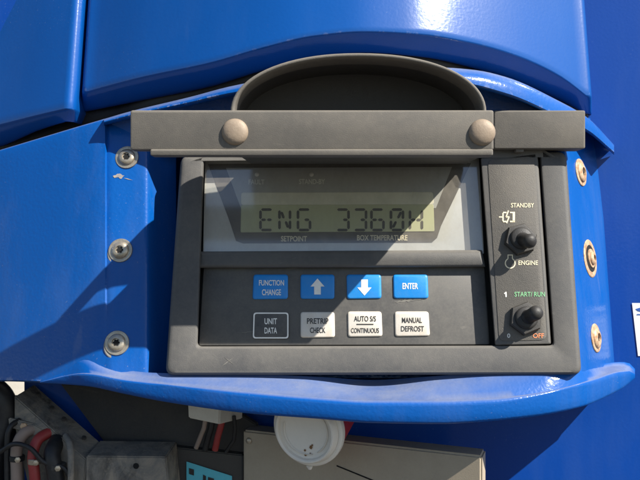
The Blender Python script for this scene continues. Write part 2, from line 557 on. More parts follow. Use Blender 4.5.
for x in xs:
    yt, yb = ytop(x), ybot(x)
    d0 = off(x)
    col = []
    yt2 = yt if x < 107 else max(yt, 124 + max(0, 126-x)*0.0)
    for j in range(33):
        t = j/32
        y = yt2 + (yb-yt2)*t
        dd = pd(x, y)*(0.9 if x < 107 else 1.0) + d0
        if j == 0:
            col.append(W(x, y, dd - 60)); col.append(W(x, y, dd - 3)); col.append(W(x, y + 0.8, dd-0.8))
        col.append(W(x, y + (2.0 if j == 0 else 0), dd))
    col.append(col[-1] + Vector((0, 3*S, -2.0*S)))
    col.append(col[-1] + Vector((0, 25*S, 0)))
    cols.append(col)
strip(mb, cols)
mb.obj("side_sheet", M['blue_left'], hous, 40)

# right flank with the foreshortened bolts
offr = curve([(545, -30), (560, -19), (566, -15), (570, -15), (574, -19), (582, -38), (592, -66), (602, -98), (605, -112), (606.5, -170)])
mb = MB(); cols = []
for x in [545, 552, 558, 562, 565, 567, 569, 571, 573, 576, 580, 584, 588, 592, 596, 600, 603, 605, 606, 606.5]:
    col = []
    for j in range(21):
        y = 118 + (376-118)*j/20
        lean = (y-240)*0.068
        col.append(W(x + lean, y, pd(x, y)*0.9 + offr(x)))
    cols.append(col)
strip(mb, cols)
mb.obj("flank", M['blue_left'], hous, 40)

# upper rim: front rounding and the shaded wall under it
drim = curve([(100, -62), (128, -52), (190, -30), (250, -14), (358, -4), (440, -8), (500, -22), (557, -52), (588, -78), (614, -108)])
wrim = curve([(100, 3), (190, 5), (300, 9), (440, 12), (506, 16), (557, 15), (588, 12), (614, 7)])
mb = MB(); cols = []
for i in range(71):
    x = 104 + (614-104)*i/70
    yt, d, w = ytop(x), drim(x), wrim(x)
    a = [W(x, yt+4, d-90), W(x, yt+1, d-26), W(x, yt, d-14)]
    for q in range(7):
        an = q/6*math.pi/2
        a.append(W(x, yt + w*(1-math.cos(an)), d - 14 + 14*math.sin(an)))
    a += [W(x, yt+w+1.5, d-1.5), W(x, yt+w+3, d-6)]
    back = min(d-22, -72)
    if x < 578:
        a += [W(x, yt+w+4, back), W(x, max(yt+w+6, min(152, 152-(x-560)*0.3)), back-8)]
    else:
        a += [W(x, yt+w+2.5, d-9), W(x, yt+w+1.0, d-40)]
    cols.append(a)
strip(mb, cols)
mb.obj("upper_rim", M['blue_left'], hous, 45)

dgap = curve([(-120, -149), (0, -149), (40, -138), (75, -130), (110, -124), (150, -98), (230, -74), (300, -58), (350, -54), (400, -63), (440, -78), (480, -102), (512, -118), (560, -138), (606, -147)])  # black sheet added to keep the gap under the covers dark
mb = MB(); cols = []
for i in range(61):
    x = -70 + (588+70)*i/60
    yt = ytop(x)
    d = dgap(x)
    cols.append([W(x, yt + 10, d - 6), W(x, yt, d - 1), W(x, yt - 8, d), W(x, yt - 30, d - 8)])
strip(mb, cols)
mb.obj("gap_shade_sheet", M['rubber'], hous, 45)

# back of the recess behind the panel (closes the housing)
mb = MB()
mb.add([W(185, 125, -112), W(560, 125, -112), W(570, 378, -60), W(165, 378, -60)], [(0, 1, 2, 3)])
mb.obj("recess_back", M['blue_left'], hous, 0)

# lower lip
yi = curve([(40, 381), (62, 372), (85, 359), (104, 367), (125, 373), (160, 376), (250, 377), (320, 380), (372, 383), (430, 379.5), (490, 374.5), (560, 372), (600, 367), (622, 365), (630, 366.5), (635, 372)])
yr = curve([(40, 382), (85, 373), (125, 379), (160, 383), (250, 391), (320, 397), (372, 400), (430, 400), (490, 398), (537, 393), (568, 386.5), (593, 379), (620, 371), (630, 370.5), (635, 374)])
yb = curve([(40, 383), (85, 386), (125, 394), (160, 401), (250, 413.5), (320, 419), (372, 423), (442, 424), (485, 421.5), (520, 418), (540, 415.5), (584, 406), (612, 394), (626, 386), (635, 378)])
di = curve([(40, -40), (62, -30), (85, -19), (104, -9), (125, -7), (147, -4), (170, 4), (300, 4), (372, -12), (440, 2), (540, 4), (562, 0), (575, -10), (585, -27), (595, -53), (605, -80), (622, -98), (634, -108)])
dr = curve([(40, -39), (62, -26), (85, -8), (125, 6), (160, 14), (250, 34), (372, 44), (490, 33), (540, 20), (560, 12), (580, -2), (600, -30), (622, -64), (630, -80), (635, -98)])
mb = MB(); cols = []
for i in range(111):
    x = 40 + 595*i/110
    a, r, b, d0, d1 = yi(x), yr(x), yb(x), di(x), dr(x)
    if x < 146:
        bw = min(1.0, (146-x)/34); bw = bw*bw*(3-2*bw); e0, e1 = d0, d1
        sh = lambda y: pd(x, y)*(0.9 if x < 107 else 1.0) + off(x)
        d0 = sh(a) - 0.5
        d1 = max(min(d1, sh(r) + (x-40)*0.24), sh(r) + (x-40)*0.12)
        d0, d1 = e0 + (d0-e0)*bw, e1 + (d1-e1)*bw
    f = (C - d1)/C
    h = b - r
    w = max(d1 - d0, 1)
    rr = min(7.0, w*0.25, h*0.45)
    pts = [(a - 3, d0 - 3), (a, d0)]
    for t in (0.25, 0.5, 0.75):
        pts.append((a + (r-a)*t**1.2, d0 + (d1-rr-d0)*t))
    for q in range(6):
        an = q/5*math.pi/2
        pts.append((r + rr*0.9*(1-math.cos(an)), d1 - rr + rr*math.sin(an)))
    pts += [(r + h*0.62, d1 - 0.5)]
    for q in range(1, 5):
        an = q/4*math.pi/2
        pts.append((b - 4*(1-math.sin(an))*min(1, h/12) , d1 - 0.8 - 4*(1-math.cos(an))))
    col = [W(x, y, d) for y, d in pts]
    lastp = col[-1]
    col.append(lastp + Vector((0, 3*S, 2.0*S)))
    col.append(lastp + Vector((0, max(w*0.5, 8)*S, (2 + 12.0*min(1, max(0, (590-x)/60)))*S)))
    col.append(Vector((lastp.x, max(149*S, lastp.y + 0.02), lastp.z + (4 + 30*min(1, max(0, (590-x)/60)))*S)))
    cols.append(col)
strip(mb, cols)
mb.obj("lower_lip", M['blue_left'], hous, 55)

def bolt(px, py, d_or_pos, axis, r, mat, recess_dir, parent):
    o = d_or_pos
    ax = Vector(axis).normalized()
    mb = MB()
    r *= S
    mb.lathe(o - ax*0.5*S, ax, [(r, 0), (r, 1.2*S), (r*0.97, 1.7*S), (r*0.86, 1.9*S), (r*0.74, 1.7*S), (r*0.72, 1.9*S), (r*0.71, 2.7*S), (r*0.64, 3.7*S), (r*0.52, 4.5*S), (r*0.40, 4.9*S), (r*0.34, 4.9*S), (r*0.31, 3.2*S), (0.0005*r, 3.0*S)], 40, cap1=False)
    b = mb.obj("bolt", mat, parent, 40)
    s = MB()
    up = Vector((0, 0, 1)) if abs(ax.z) < 0.9 else Vector((0, 1, 0))
    a = up.cross(ax).normalized(); bb = ax.cross(a)
    ring = []
    for k in range(24):
        q = 2*math.pi*k/24
        rad = r*(0.25 + 0.05*math.cos(6*q))
        ring.append(o + ax*3.0*S + (a*math.cos(q) + bb*math.sin(q))*rad)
    s.add(ring, [tuple(range(24))])
    s.obj("socket", M['hole'], b, 0)
    return b

for (x, y) in ((127, 157.5), (120.5, 250.5), (117, 343)):
    pos = W(x, y, pd(x, y) - 9.5)
    bolt(x, y, pos, PN + Vector((-0.06, 0, 0)), 12.8, M['bolt'], 0, hous)
    mb = MB()
    mb.lathe(pos + PN*0.25*S + Vector((0.6*S, 0, -3.0*S)), PN, [(14.2*S, 0), (13.4*S, 0.35*S)], 40)
    mb.obj("bolt_patch", M['hole'] if y < 200 else M['grime'], hous, 0)  # black disc under the top bolt, rubbed primer under the others
for i, (x, y) in enumerate(((580.5, 172.5), (590, 258.5), (595.5, 338))):
    lean = (y-240)*0.068
    xx = x - lean
    f = lambda a: pd(a, y)*0.9 + offr(a)
    p0 = W(x - 3, y, f(xx - 3)); p1 = W(x + 3, y, f(xx + 3))
    tx = (p1-p0).normalized()
    nrm = tx.cross(Vector((0, TILT*0.9, 1)).normalized()).normalized()
    if nrm.y > 0: nrm = -nrm
    pos = W(x, y, f(xx))
    if i == 1:
        mb = MB(); mb.lathe(pos + nrm*0.3*S, nrm, [(21*S, 0), (20*S, 0.5*S)], 36); mb.obj("bolt_patch", M['rust'], hous, 0)
        mb = MB(); mb.lathe(pos + nrm*0.9*S, nrm, [(15*S, 0), (14.5*S, 0.2*S)], 36); mb.obj("bolt_hole", M['hole'], hous, 0)
        bolt(x, y, pos + nrm*1.2*S, nrm, 10.5, M['rust'], 0, hous)
    else:
        bolt(x, y, pos, nrm, 15.5, M['rust'], 0, hous)

# ------------------------------------------------------------------ control panel
panel = thing("control_unit", "dusty grey control panel with lcd, eight keys and two toggles", "control unit", P(372, 374, -20))
BZ = ((181, 156), (566, 152), (581.5, 374.5), (165.5, 375))
OPN = ((204, 160), (539.5, 150), (553.5, 345.5), (197.5, 346.5))
mb = MB()
loops = []
for c, ins, h, r in ((BZ, 0, -48, 9), (BZ, 0, 5, 9), (BZ, 0.7, 8, 9), (BZ, 2.4, 9.7, 8), (BZ, 5, 10, 7), (OPN, -3.0, 10, 5), (OPN, -1.2, 9.3, 5), (OPN, 0, 7.2, 5), (OPN, 0.3, -26, 5)):
    loops.append([P(p.x, p.y, h) for p in rquad(c, ins, r, 6)])
mb.loft(loops)
mb.obj("bezel", M['bezel'], panel, 40)
mb = slab(((200, 158), (545, 150), (556, 348), (194, 348)), [(0, -27), (0, -25)])
mb.obj("back_plate", M['rubber'], panel, 40)

# display: recessed foil, mask, lcd, pane with painted haze
HD = -9.0
disp = slab(((205, 160), (479, 158), (484, 254), (203, 255)), [(0, -24), (0, HD-0.3), (0.3, HD)], 1.5).obj("display_foil", M['label'], panel, 30)
mk = poly([(208, 164), (471, 163), (441, 226), (437, 238), (432, 242.5), (243, 243.5), (236, 241), (230.5, 224), (226.5, 213)], HD+0.4)
mk.obj("printed_mask", M['mask'], disp, 0)
poly([(226, 168), (452, 167), (436, 208), (241, 208.5)], HD+0.8).obj("glare_field", M['glare_grey'], disp, 0)
slab(((241, 192.5), (433, 192), (434, 204.5), (241, 205)), [(0, HD+0.9), (0.3, HD+1.3)], 3).obj("pale_strip", M['lcd_pale'], disp, 0)
slab(((241, 205), (433.5, 204.5), (434.5, 231.5), (240.5, 232.5)), [(0, HD+0.9), (0.3, HD+1.4)], 1.5).obj("lcd_glass", M['lcd'], disp, 0)

# 14-segment characters
SEG = {'E': 'a f e d g1 g2', 'N': 'f e b c h m', 'G': 'a f e d c g2', '3': 'a b c d g2', '6': 'a f e d c g1 g2', '0': 'a b c d e f j k', 'H': 'f e b c g1 g2'}
def seg_char(ch, x0, y0, x1, y1, mb, t=2.6):
    xm, ym = (x0+x1)/2, (y0+y1)/2
    g = 0.55
    L = {'a': (x0+g, y0, x1-g, y0), 'd': (x0+g, y1, x1-g, y1), 'f': (x0, y0+g, x0, ym-g), 'e': (x0, ym+g, x0, y1-g), 'b': (x1, y0+g, x1, ym-g), 'c': (x1, ym+g, x1, y1-g),
         'g1': (x0+g, ym, xm-g*0.6, ym), 'g2': (xm+g*0.6, ym, x1-g, ym), 'h': (x0+1.8, y0+2, xm-0.8, ym-1.2), 'j': (x1-1.8, y0+2, xm+0.8, ym-1.2), 'm': (xm+0.8, ym+1.2, x1-1.8, y1-2), 'k': (xm-0.8, ym+1.2, x0+1.8, y1-2)}
    for s in SEG[ch].split():
        ax, ay, bx, by = L[s]
        l = math.hypot(bx-ax, by-ay); ux, uy = (bx-ax)/l, (by-ay)/l
        nx, ny = -uy*t/2, ux*t/2
        e = min(t/2, l/4)
        pts = [(ax, ay), (ax+ux*e+nx, ay+uy*e+ny), (bx-ux*e+nx, by-uy*e+ny), (bx, by), (bx-ux*e-nx, by-uy*e-ny), (ax+ux*e-nx, ay+uy*e-ny)]
        poly(pts, HD+1.8, mb)
mb = MB()
for ch, x in (('E', 260.5), ('N', 279.5), ('G', 298), ('3', 336.5), ('3', 354), ('6', 371.5), ('0', 391), ('H', 410)):
    seg_char(ch, x, 209.6, x + (12 if ch != 'N' else 10.5), 230, mb)
mb.obj("lcd_characters", M['lcd_ink'], disp, 0)
for s_, a, b, c, d, m_ in (("SETPOINT", 281, 236, 307, 241.5, 'ink_cream'), ("BOX TEMPERATURE", 357, 235, 407.5, 240.5, 'ink_cream'), ("FAULT", 248.5, 179.5, 264.5, 184.5, 'ink_white'), ("STAND-BY", 299, 179, 325, 184.2, 'ink_white')):
    text_mesh(s_, a, b, c, d, HD+1.2, MB(), 0.022).obj("lettering", M[m_], disp, 0)
for x in (257, 311.5):
    mb = MB(); mb.lathe(P(x, 174.5, HD+0.8), PN, [(2.4*S, 0), (2.2*S, 0.8*S), (1.2*S, 1.6*S), (0.1*S, 1.9*S)], 16)
    mb.obj("indicator_lamp", M['ink_white'], disp)
poly([(205.5, 160.5), (478.5, 158.5), (483, 253), (203, 253.5)], -4.5).obj("window_pane", M['pane'], panel, 0)

# cross bar between window and keys
slab(((199, 251.5), (482, 250), (485.5, 267), (196.5, 268)), [(0, -24), (0, 0), (1.2, 2.6), (3.2, 4)], 1).obj("cross_bar", M['bezel'], panel, 50)

# keypad
HK = -6.0
kp = slab(((204, 266), (484, 265), (489.5, 344.5), (199, 345.5)), [(0, -24), (0, HK-0.4), (0.6, HK)], 2).obj("keypad_foil", M['keypad'], panel, 30)

def key(c, mat, lines=(), ink=None, arrow=None, outline=False, rule=False, label=None):
    o = slab(c, [(0, HK), (0.1, HK+0.9), (0.6, HK+1.5), (1.6, HK+1.9)], 3).obj("key", mat, panel, 40, label)
    h = HK + 2.2
    if outline:
        mb = MB()
        n0, n1 = rquad(c, 0.0, 3.0), rquad(c, 1.3, 2.2)
        mb.loft([[P(p.x, p.y, h) for p in n0], [P(p.x, p.y, h) for p in n1]])
        mb.obj("key_outline", M['ink_white'], o, 0)
    if lines:
        mb = MB()
        for s, a, b, cc, d in lines:
            text_mesh(s, a, b, cc, d, h, mb, 0.016)
        if rule:
            poly([rule[0], (rule[1][0], rule[0][1]), (rule[1][0], rule[1][1]), (rule[0][0], rule[1][1])], h, mb)
        mb.obj("lettering", M[ink], o, 0)
    if arrow:
        x, y, s = arrow
        poly([(x, y-9*s), (x+7, y-1*s), (x+3.3, y-1*s), (x+3.3, y+7*s), (x-3.3, y+7*s), (x-3.3, y-1*s), (x-7, y-1*s)], h).obj("arrow_mark", M['ink_white'], o, 0)
    return o

key(((253.5, 274.5), (288, 274.5), (288, 299), (252.5, 299.5)), M['key_blue'], [("FUNCTION", 259, 280, 284, 285.6), ("CHANGE", 262, 289.3, 281, 295.3)], 'ink_white', label="blue key reading FUNCTION CHANGE")
key(((300.5, 274.5), (334.5, 274.5), (334.5, 299), (300.5, 299)), M['key_blue'], arrow=(317.5, 287.5, 1), label="blue key with an arrow up")
key(((346.5, 274.5), (381, 274.5), (381.5, 298.5), (347, 299)), M['key_blue'], arrow=(364.5, 286.5, -1), label="blue key with an arrow down")
key(((393, 274.5), (427.5, 274.5), (428.5, 298.5), (393.5, 298.5)), M['key_blue'], [("ENTER", 402.5, 283, 418, 289)], 'ink_white', label="blue key reading ENTER")
key(((253.5, 312.5), (288.5, 312.5), (288.5, 338.5), (252.8, 338.5)), M['keypad'], [("UNIT", 264.5, 318.3, 277, 324.3), ("DATA", 264.5, 327.5, 277, 333.5)], 'ink_white', outline=True, label="black key with a white outline reading UNIT DATA")
key(((300.5, 312), (334.5, 312), (335, 337.5), (300.5, 337.8)), M['key_white'], [("PRETRIP", 307, 318.2, 328.5, 323.8), ("CHECK", 310, 327.5, 325.5, 333)], 'ink_black', label="white key reading PRETRIP CHECK")
key(((347.5, 311.5), (381.5, 311.5), (382.5, 336.5), (348, 337)), M['key_white'], [("AUTO S/S", 354, 316, 376, 321.5), ("CONTINUOUS", 351, 328, 379, 333)], 'ink_black', rule=((356.5, 323.8), (373.5, 324.9)), label="white key reading AUTO S/S CONTINUOUS")
key(((394.5, 311.5), (428.5, 311.5), (430, 336), (395, 336.5)), M['key_white'], [("MANUAL", 402, 317.5, 422, 323), ("DEFROST", 401, 326, 424, 331.5)], 'ink_black', label="white key reading MANUAL DEFROST")

# switch plate with toggles, print
sp = slab(((480.5, 158), (537.5, 152), (551, 344.2), (495, 345.5)), [(0, -24), (0, 7.5), (0.8, 9.4), (2.2, 10)], 2).obj("switch_plate", M['bezel'], panel, 40)
sf = slab(((487.5, 160), (534, 156), (547, 340), (499, 341)), [(0, 9.9), (0.1, 10.6), (0.6, 10.9)], 7).obj("switch_label_plate", M['plate'], panel, 40)
HS = 11.3
def inkset(mat, items, name="lettering"):
    mb = MB()
    for it in items: it(mb)
    mb.obj(name, M[mat], sf, 0)
def T(s, a, b, c, d, bo=0.01): return lambda mb: text_mesh(s, a, b, c, d, HS, mb, bo)
def bar(x0, y0, x1, y1, t):
    def f(mb):
        l = math.hypot(x1-x0, y1-y0); nx, ny = -(y1-y0)/l*t/2, (x1-x0)/l*t/2
        poly([(x0+nx, y0+ny), (x1+nx, y1+ny), (x1-nx, y1-ny), (x0-nx, y0-ny)], HS, mb)
    return f
def arc(cx, cy, r, a0, a1, t):
    def f(mb):
        n = 22
        pts = [(math.radians(a0 + (a1-a0)*i/n)) for i in range(n+1)]
        mb.loft([[P(cx + (r-t/2)*math.cos(a), cy + (r-t/2)*math.sin(a), HS) for a in pts], [P(cx + (r+t/2)*math.cos(a), cy + (r+t/2)*math.sin(a), HS) for a in pts]], closed=False)
    return f
inkset('ink_cream', [T("STANDBY", 511, 203, 534, 207.5)])
inkset('ink_cream', [T("ENGINE", 518.5, 260.5, 538, 265)])
inkset('ink_cream', [bar(499, 217, 503, 217, 1.2), bar(503, 213, 503, 221, 1.4), bar(503, 212.5, 506.5, 212.5, 1.4), bar(503, 221.5, 506.5, 221.5, 1.4),
    bar(508.5, 210.5, 506, 217.2, 1.3), bar(506, 217.2, 509.2, 216.6, 1.2), bar(509.2, 216.6, 506.6, 223.2, 1.3),
    bar(510, 212.5, 515, 212.5, 1.4), bar(510, 221.5, 515, 221.5, 1.4), bar(513.8, 212.5, 513.8, 221.5, 2.4)], "plug_symbol")
inkset('ink_cream', [arc(510.2, 263.2, 4.9, -62, 242, 1.1),
    bar(508, 258.8, 508, 255, 1.0), bar(512.4, 258.8, 512.4, 255, 1.0), bar(507.5, 255, 512.9, 255, 1.0)], "engine_symbol")
inkset('ink_white', [bar(505.9, 291.8, 506.1, 297, 1.3), bar(504.3, 293.8, 505.8, 292.4, 1.0)])
inkset('ink_white', [T("0", 507.2, 333.5, 510.2, 337.8, 0.015)])
inkset('ink_green', [T("START/ RUN", 514.5, 291.8, 545, 296.6)])
inkset('ink_red', [T("OFF", 533, 333.3, 544, 338)])

def toggle(px, py, tip, phase):
    o = P(px, py, 11.5)
    mb = MB()
    r = 17.2*S
    mb.lathe(o, PN, [(r, 0), (r, 4.5*S), (r*0.93, 6.2*S), (r*0.62, 6.8*S), (r*0.58, 6.8*S)], 6, phase=phase)
    sw = mb.obj("toggle_switch", M['rubber'], panel, 20)
    b = MB()
    b.lathe(o + PN*6.2*S, PN, [(11.5*S, 0), (11.4*S, 2*S), (10.4*S, 3.2*S), (9.6*S, 3.6*S)], 28)
    b.obj("collar", M['rubber'], sw)
    dirv = (PN*1.0 + PU*tip[0] + PV*tip[1]).normalized()
    L = MB()
    prof = [(9.2, 4), (9.0, 8), (9.6, 10), (9.2, 12), (8.2, 13), (8.0, 16), (8.3, 24), (8.5, 29), (7.9, 32.5), (6.0, 35.2), (3.2, 36.6), (0.1, 37)]
    L.lathe(o, dirv, [(a*S*0.86, b_*S*0.78) for a, b_ in prof], 28)
    L.obj("lever", M['rubber'], sw, 50)
toggle(520, 240, (0.20, -0.32), math.radians(15))
toggle(525, 319, (0.26, 0.10), math.radians(22))

# visor: flipped-up door standing out towards the viewer
VD = 92
vis = wbox(130, 110, 494.0, 150, VD-14, VD, 2.2).obj("visor", M['visor'], panel, 40)
wbox(150, 149.0, 493.4, 155.5, VD-16, VD+1.2, 1.6).obj("bottom_lip", M['visor'], vis, 40)
# shelf behind the front bar, from the hinge to the bar
mb = MB()
A = W(232, 150, VD); B = W(493, 150, VD); zt = W(0, 143, VD).z
yb_, yf_ = 52*S, -(VD-13)*S
mb.add([(A.x, yf_, A.z), (B.x, yf_, A.z), (B.x, yb_, A.z), (A.x+6*S, yb_, A.z), (A.x, yf_, zt), (B.x, yf_, zt), (B.x, yb_, zt), (A.x+6*S, yb_, zt)],
       [(0, 1, 2, 3), (4, 5, 6, 7), (0, 1, 5, 4), (1, 2, 6, 5), (2, 3, 7, 6), (3, 0, 4, 7)])
mb.obj("shelf", M['visor_shade'], vis, 30)
# hood
def arcpts(d, sc, t):
    out = []
    n = 40
    cx, cy, a, h = 358.5, 112.5, 128.5 - t, 60.0 - t
    for i in range(n+1):
        q = math.pi*i/n
        e = 0.93
        x = cx - a*math.copysign(abs(math.cos(q))**e, math.cos(q)); y = cy - h*(math.sin(q)**e)*sc
        w = W(x, y, VD-2)
        out.append(Vector((w.x, -d*S, w.z)))
    return out
mb = MB()
mb.loft([arcpts(8, 1.0, 0.0), arcpts(VD-5, 1.0, 0), arcpts(VD-2.5, 1.0, 0.6), arcpts(VD-2, 1.0, 1.5), arcpts(VD-2, 1, 3.0), arcpts(VD-2.8, 1, 4.0), arcpts(VD-12, 1.0, 4.4), arcpts(VD-34, 1.0, 4.6)], closed=False)
mb.obj("hood", M['visor'], vis, 50)
mb = MB()
lp = arcpts(9, 1.0, 5.0)
mb.loft([arcpts(VD-34, 1.0, 4.6), lp], closed=False)
mb.add(lp, [tuple(range(len(lp)))])
mb.obj("hood_shade", M['visor_shade'], vis, 50)
for x, y in ((235, 132), (482, 132.5)):
    mb = MB()
    mb.lathe(W(x, y, VD-0.5), (0, -1, 0), [(12.0*S, 0), (11.9*S, 1.2*S), (11.0*S, 2.8*S), (9*S, 4.2*S), (6*S, 5.1*S), (3*S, 5.5*S), (0.1*S, 5.6*S)], 32)
    mb.obj("rivet", M['rivet'], vis, 60)
# hinge block at the right-hand end
hb = wbox(494.2, 110.3, 585.5, 148.5, -66, -36, 1.6).obj("hinge_block", M['visor'], panel, 40)
wbox(516, 147, 524, 152, -60, -40, 1.0).obj("hinge_pin", M['visor'], panel, 40)

# ------------------------------------------------------------------ things under the lip
# beige box with the sunlit corner
box = thing("control_box", "beige metal box with sunlit right corner below the lip", "box", W(380, 600, -110))
bd = lambda x: -88 - (482-x)*0.10
mb = MB()
TL, TR = W(243, 430, -112), W(482, 456, -6)
dn = Vector((0, 0, -0.16))
back = Vector((0.006, 0.018, 0.001))
e = 3*S
def bx(p): return p
top = [TL, TR, TR + back, TL + back]
bot = [p + dn for p in top]
vs = top + bot
bmx = bmesh.new()
bv = [bmx.verts.new(v) for v in vs]
for f in ((0, 1, 2, 3), (7, 6, 5, 4), (0, 4, 5, 1), (1, 5, 6, 2), (2, 6, 7, 3), (3, 7, 4, 0)):
    bmx.faces.new([bv[i] for i in f])
bmesh.ops.bevel(bmx, geom=list(bmx.edges), offset=2.2*S, segments=3, affect='EDGES')
bmx.verts.index_update()
mb.add([v.co.copy() for v in bmx.verts], [tuple(v.index for v in f.verts) for f in bmx.faces])
bmx.free()
mb.obj("box_body", M['beige'], box, 40)
fn = (TR - TL).cross(dn).normalized()
if fn.y > 0: fn = -fn
for u, w in ((0.028, 0.05), (0.9, 0.75)):
    mb = MB(); mb.lathe(TL + (TR-TL)*u + dn*w + fn*0.2*S, fn, [(3.6*S, 0), (3.4*S, 1*S), (2.2*S, 1.9*S), (0.1*S, 2.1*S)], 20)
    mb.obj("screw", M['bolt'], box)
mb = MB()
a, b = TL + (TR-TL)*0.42 + dn*0.12, TL + (TR-TL)*0.80 + dn*0.24
mb.tube([a + fn*0.1*S, b + fn*0.1*S], 0.8*S, 6); mb.obj("seam", M['hole'], box)

# paper cup lying in the gap
cupo = W(307, 430, -12)
ax = Vector((-0.46, -1.0, -0.16)).normalized()      # lid faces the viewer
cup = thing("paper_cup", "red paper cup with white plastic lid lying in the gap", "cup", cupo)
R = 38.5*S*(C+12)/C
mb = MB()
mb.lathe(cupo - ax*0.5*R, ax, [(R*0.62, -1.35*R), (R*0.66, -1.35*R), (R*0.90, 0.0), (R*0.92, 0.42*R), (R*0.89, 0.42*R)], 48, cap0=True, cap1=False)
cb = mb.obj("cup_body", M['cup_red'], cup)
mb = MB()
for k in range(3):
    q = math.radians(25 + k*17)
    up = Vector((0, 0, 1)); a = up.cross(ax).normalized(); b = ax.cross(a)
    for zz in (0.02, 0.42):
        pts = []
        for j in range(10):
            w = 2*math.pi*j/10
            qq = q + 0.055*math.cos(w); z = (-0.62 - zz) * R + 0.15*R*math.sin(w)
            rad = R*0.90 + (z + 0.5*R)*0.24/1.35 + 0.6*S
            pts.append(cupo + ax*z + (a*math.cos(qq) + b*math.sin(qq))*rad)
        mb.add(pts, [tuple(range(10))])
mb.obj("cup_print", M['ink_white'], cb, 0)
mb = MB()
mb.lathe(cupo, ax, [(R*0.93, -0.22*R), (R*0.99, -0.20*R), (R*1.0, -0.12*R), (R*0.99, -0.04*R), (R*0.95, 0.0), (R*0.91, 0.01*R), (R*0.885, 0.0), (R*0.87, 0.03*R), (R*0.84, 0.18*R), (R*0.815, 0.21*R), (R*0.78, 0.21*R), (R*0.75, 0.18*R), (R*0.735, 0.09*R), (R*0.70, 0.075*R), (0.01*R, 0.085*R)], 64)
lid = mb.obj("lid", M['lid'], cup, 30)
mb = MB()
up = Vector((0, 0, 1)); a = up.cross(ax).normalized(); b = ax.cross(a)
for (u, v, s) in ((0.13, -0.42, 0.045), (-0.05, -0.52, 0.03), (0.10, -0.60, 0.028), (-0.04, -0.64, 0.035), (0.17, -0.36, 0.025)):
    pts = [cupo + ax*(0.098*R) + (a*(u + s*math.cos(2*math.pi*j/9)*(1+0.3*math.sin(3*j))) + b*(v + s*1.2*math.sin(2*math.pi*j/9)))*R for j in range(9)]
    mb.add(pts, [tuple(range(9))])
mb.obj("coffee_stain", M['stain'], lid, 0)
mb = MB()
for zz, a0, a1, rr_ in ((0.087, -200, -75, 0.60), (0.087, -60, 40, 0.60)):
    n_ = 30
    lo, hi = [], []
    for t in range(n_+1):
        q = math.radians(a0 + (a1-a0)*t/n_)
        e_ = a*math.cos(q) + b*math.sin(q)
        lo.append(cupo + ax*(zz*R) + e_*(rr_*R)); hi.append(cupo + ax*((zz+0.035)*R) + e_*((rr_+0.02)*R))
    far = [p_ + (p_-cupo).normalized()*0.02*R - ax*0.03*R for p_ in hi]
    mb.loft([lo, hi, far], closed=False)
mb.obj("moulded_ring", M['lid'], lid, 40)
mb = MB()
mb.tube([cupo - b*0.98*R - ax*0.02*R, cupo - b*1.07*R - ax*0.03*R], [0.09*R, 0.05*R], 12)
mb.obj("pull_tab", M['lid'], lid, 40)
mb = MB(); mb.lathe(cupo + ax*0.19*R + b*0.8*R, ax, [(0.05*R, 0.021*R), (0.045*R, 0.024*R)], 14)
mb.obj("vent_hole", M['hole'], lid, 0)

# grey bracket at the lower left: sloping channel and cross plate
br = thing("metal_bracket", "dirty grey angled metal bracket at the lower left", "bracket", W(90, 520, -120))
p = [W(14, 396, -112), W(86, 460, -80), W(80, 540, -80), W(40, 540, -95), W(14, 425, -112)]
prism("channel", p, (W(34, 384, -146) - W(14, 396, -112))*1.0, M['steel'], br)
prism("cross_plate", [W(86, 456, -78), W(166, 457, -84), W(174, 540, -84), W(84, 540, -78)], Vector((0.004, 0.026, 0.006)), M['steel'], br)
mb = MB(); mb.lathe(W(136, 466, -80.5), (0, -1, 0), [(3.2*S, 0), (3.0*S, 0.3*S)], 18); mb.obj("drilled_hole", M['hole'], br)
for x, y, dd in ((38, 394, -126), (52, 408, -118), (64, 419, -112), (84, 438, -101)):
    mb = MB(); mb.lathe(W(x, y, dd), (0.2, -0.5, 0.8), [(3*S, 0), (2.6*S, 1.6*S), (0.1*S, 2*S)], 8); mb.obj("screw", M['rubber'], br)

cp = thing("chassis_plate", "dark steel plate behind the cables at the lower left edge", "plate", W(0, 600, WD - 20))
prism("plate", [W(-500, 397, WD-20), W(70, 397, WD-20), W(70, 1200, WD-20), W(-500, 1200, WD-20)], Vector((0, 0.01, 0)), M['dark_steel'], cp)

# cables and hose at the lower left
def cable(name, label, pts, r, mat, cat="cable"):
    n = 8
    out = []
    P_ = [W(*q) for q in pts]
    P_ = [P_[0]*2 - P_[1]] + P_ + [P_[-1]*2 - P_[-2]]
    for i in range(1, len(P_)-2):
        for j in range(n):
            t = j/n
            a, b, c, d = P_[i-1], P_[i], P_[i+1], P_[i+2]
            out.append(0.5*((2*b) + (c-a)*t + (2*a-5*b+4*c-d)*t*t + (3*b-a-3*c+d)*t**3))
    out.append(P_[-2])
    mb = MB(); mb.tube(out, r*S, 16)
    return tag(mb.obj(name, mat, None, 60), label, cat)
cable("rubber_hose", "thick black rubber hose at the left edge of the frame", [(-14, 384, -120), (2, 400, -120), (4, 425, -120), (-6, 455, -115), (-12, 520, -110)], 15, M['black'], "hose")
cable("grey_cable", "grey brown cable bending down beside the red one", [(44, 428, -112), (26, 432, -100), (17, 448, -96), (17, 480, -94), (17, 540, -94)], 6.5, M['brown'])
cable("black_cable", "thin black cable looping at far left", [(20, 420, -108), (10, 428, -98), (7, 450, -96), (8, 540, -94)], 3.0, M['black'])
cable("red_cable", "bright red cable hanging in front of the bracket", [(50, 432, -100), (38, 440, -90), (33, 456, -84), (35, 480, -82), (36, 540, -82)], 6.0, M['red'])
cable("conduit", "black ribbed conduit right of the red cable", [(58, 440, -98), (52, 455, -80), (56, 480, -78), (58, 540, -78)], 9, M['black'], "conduit")

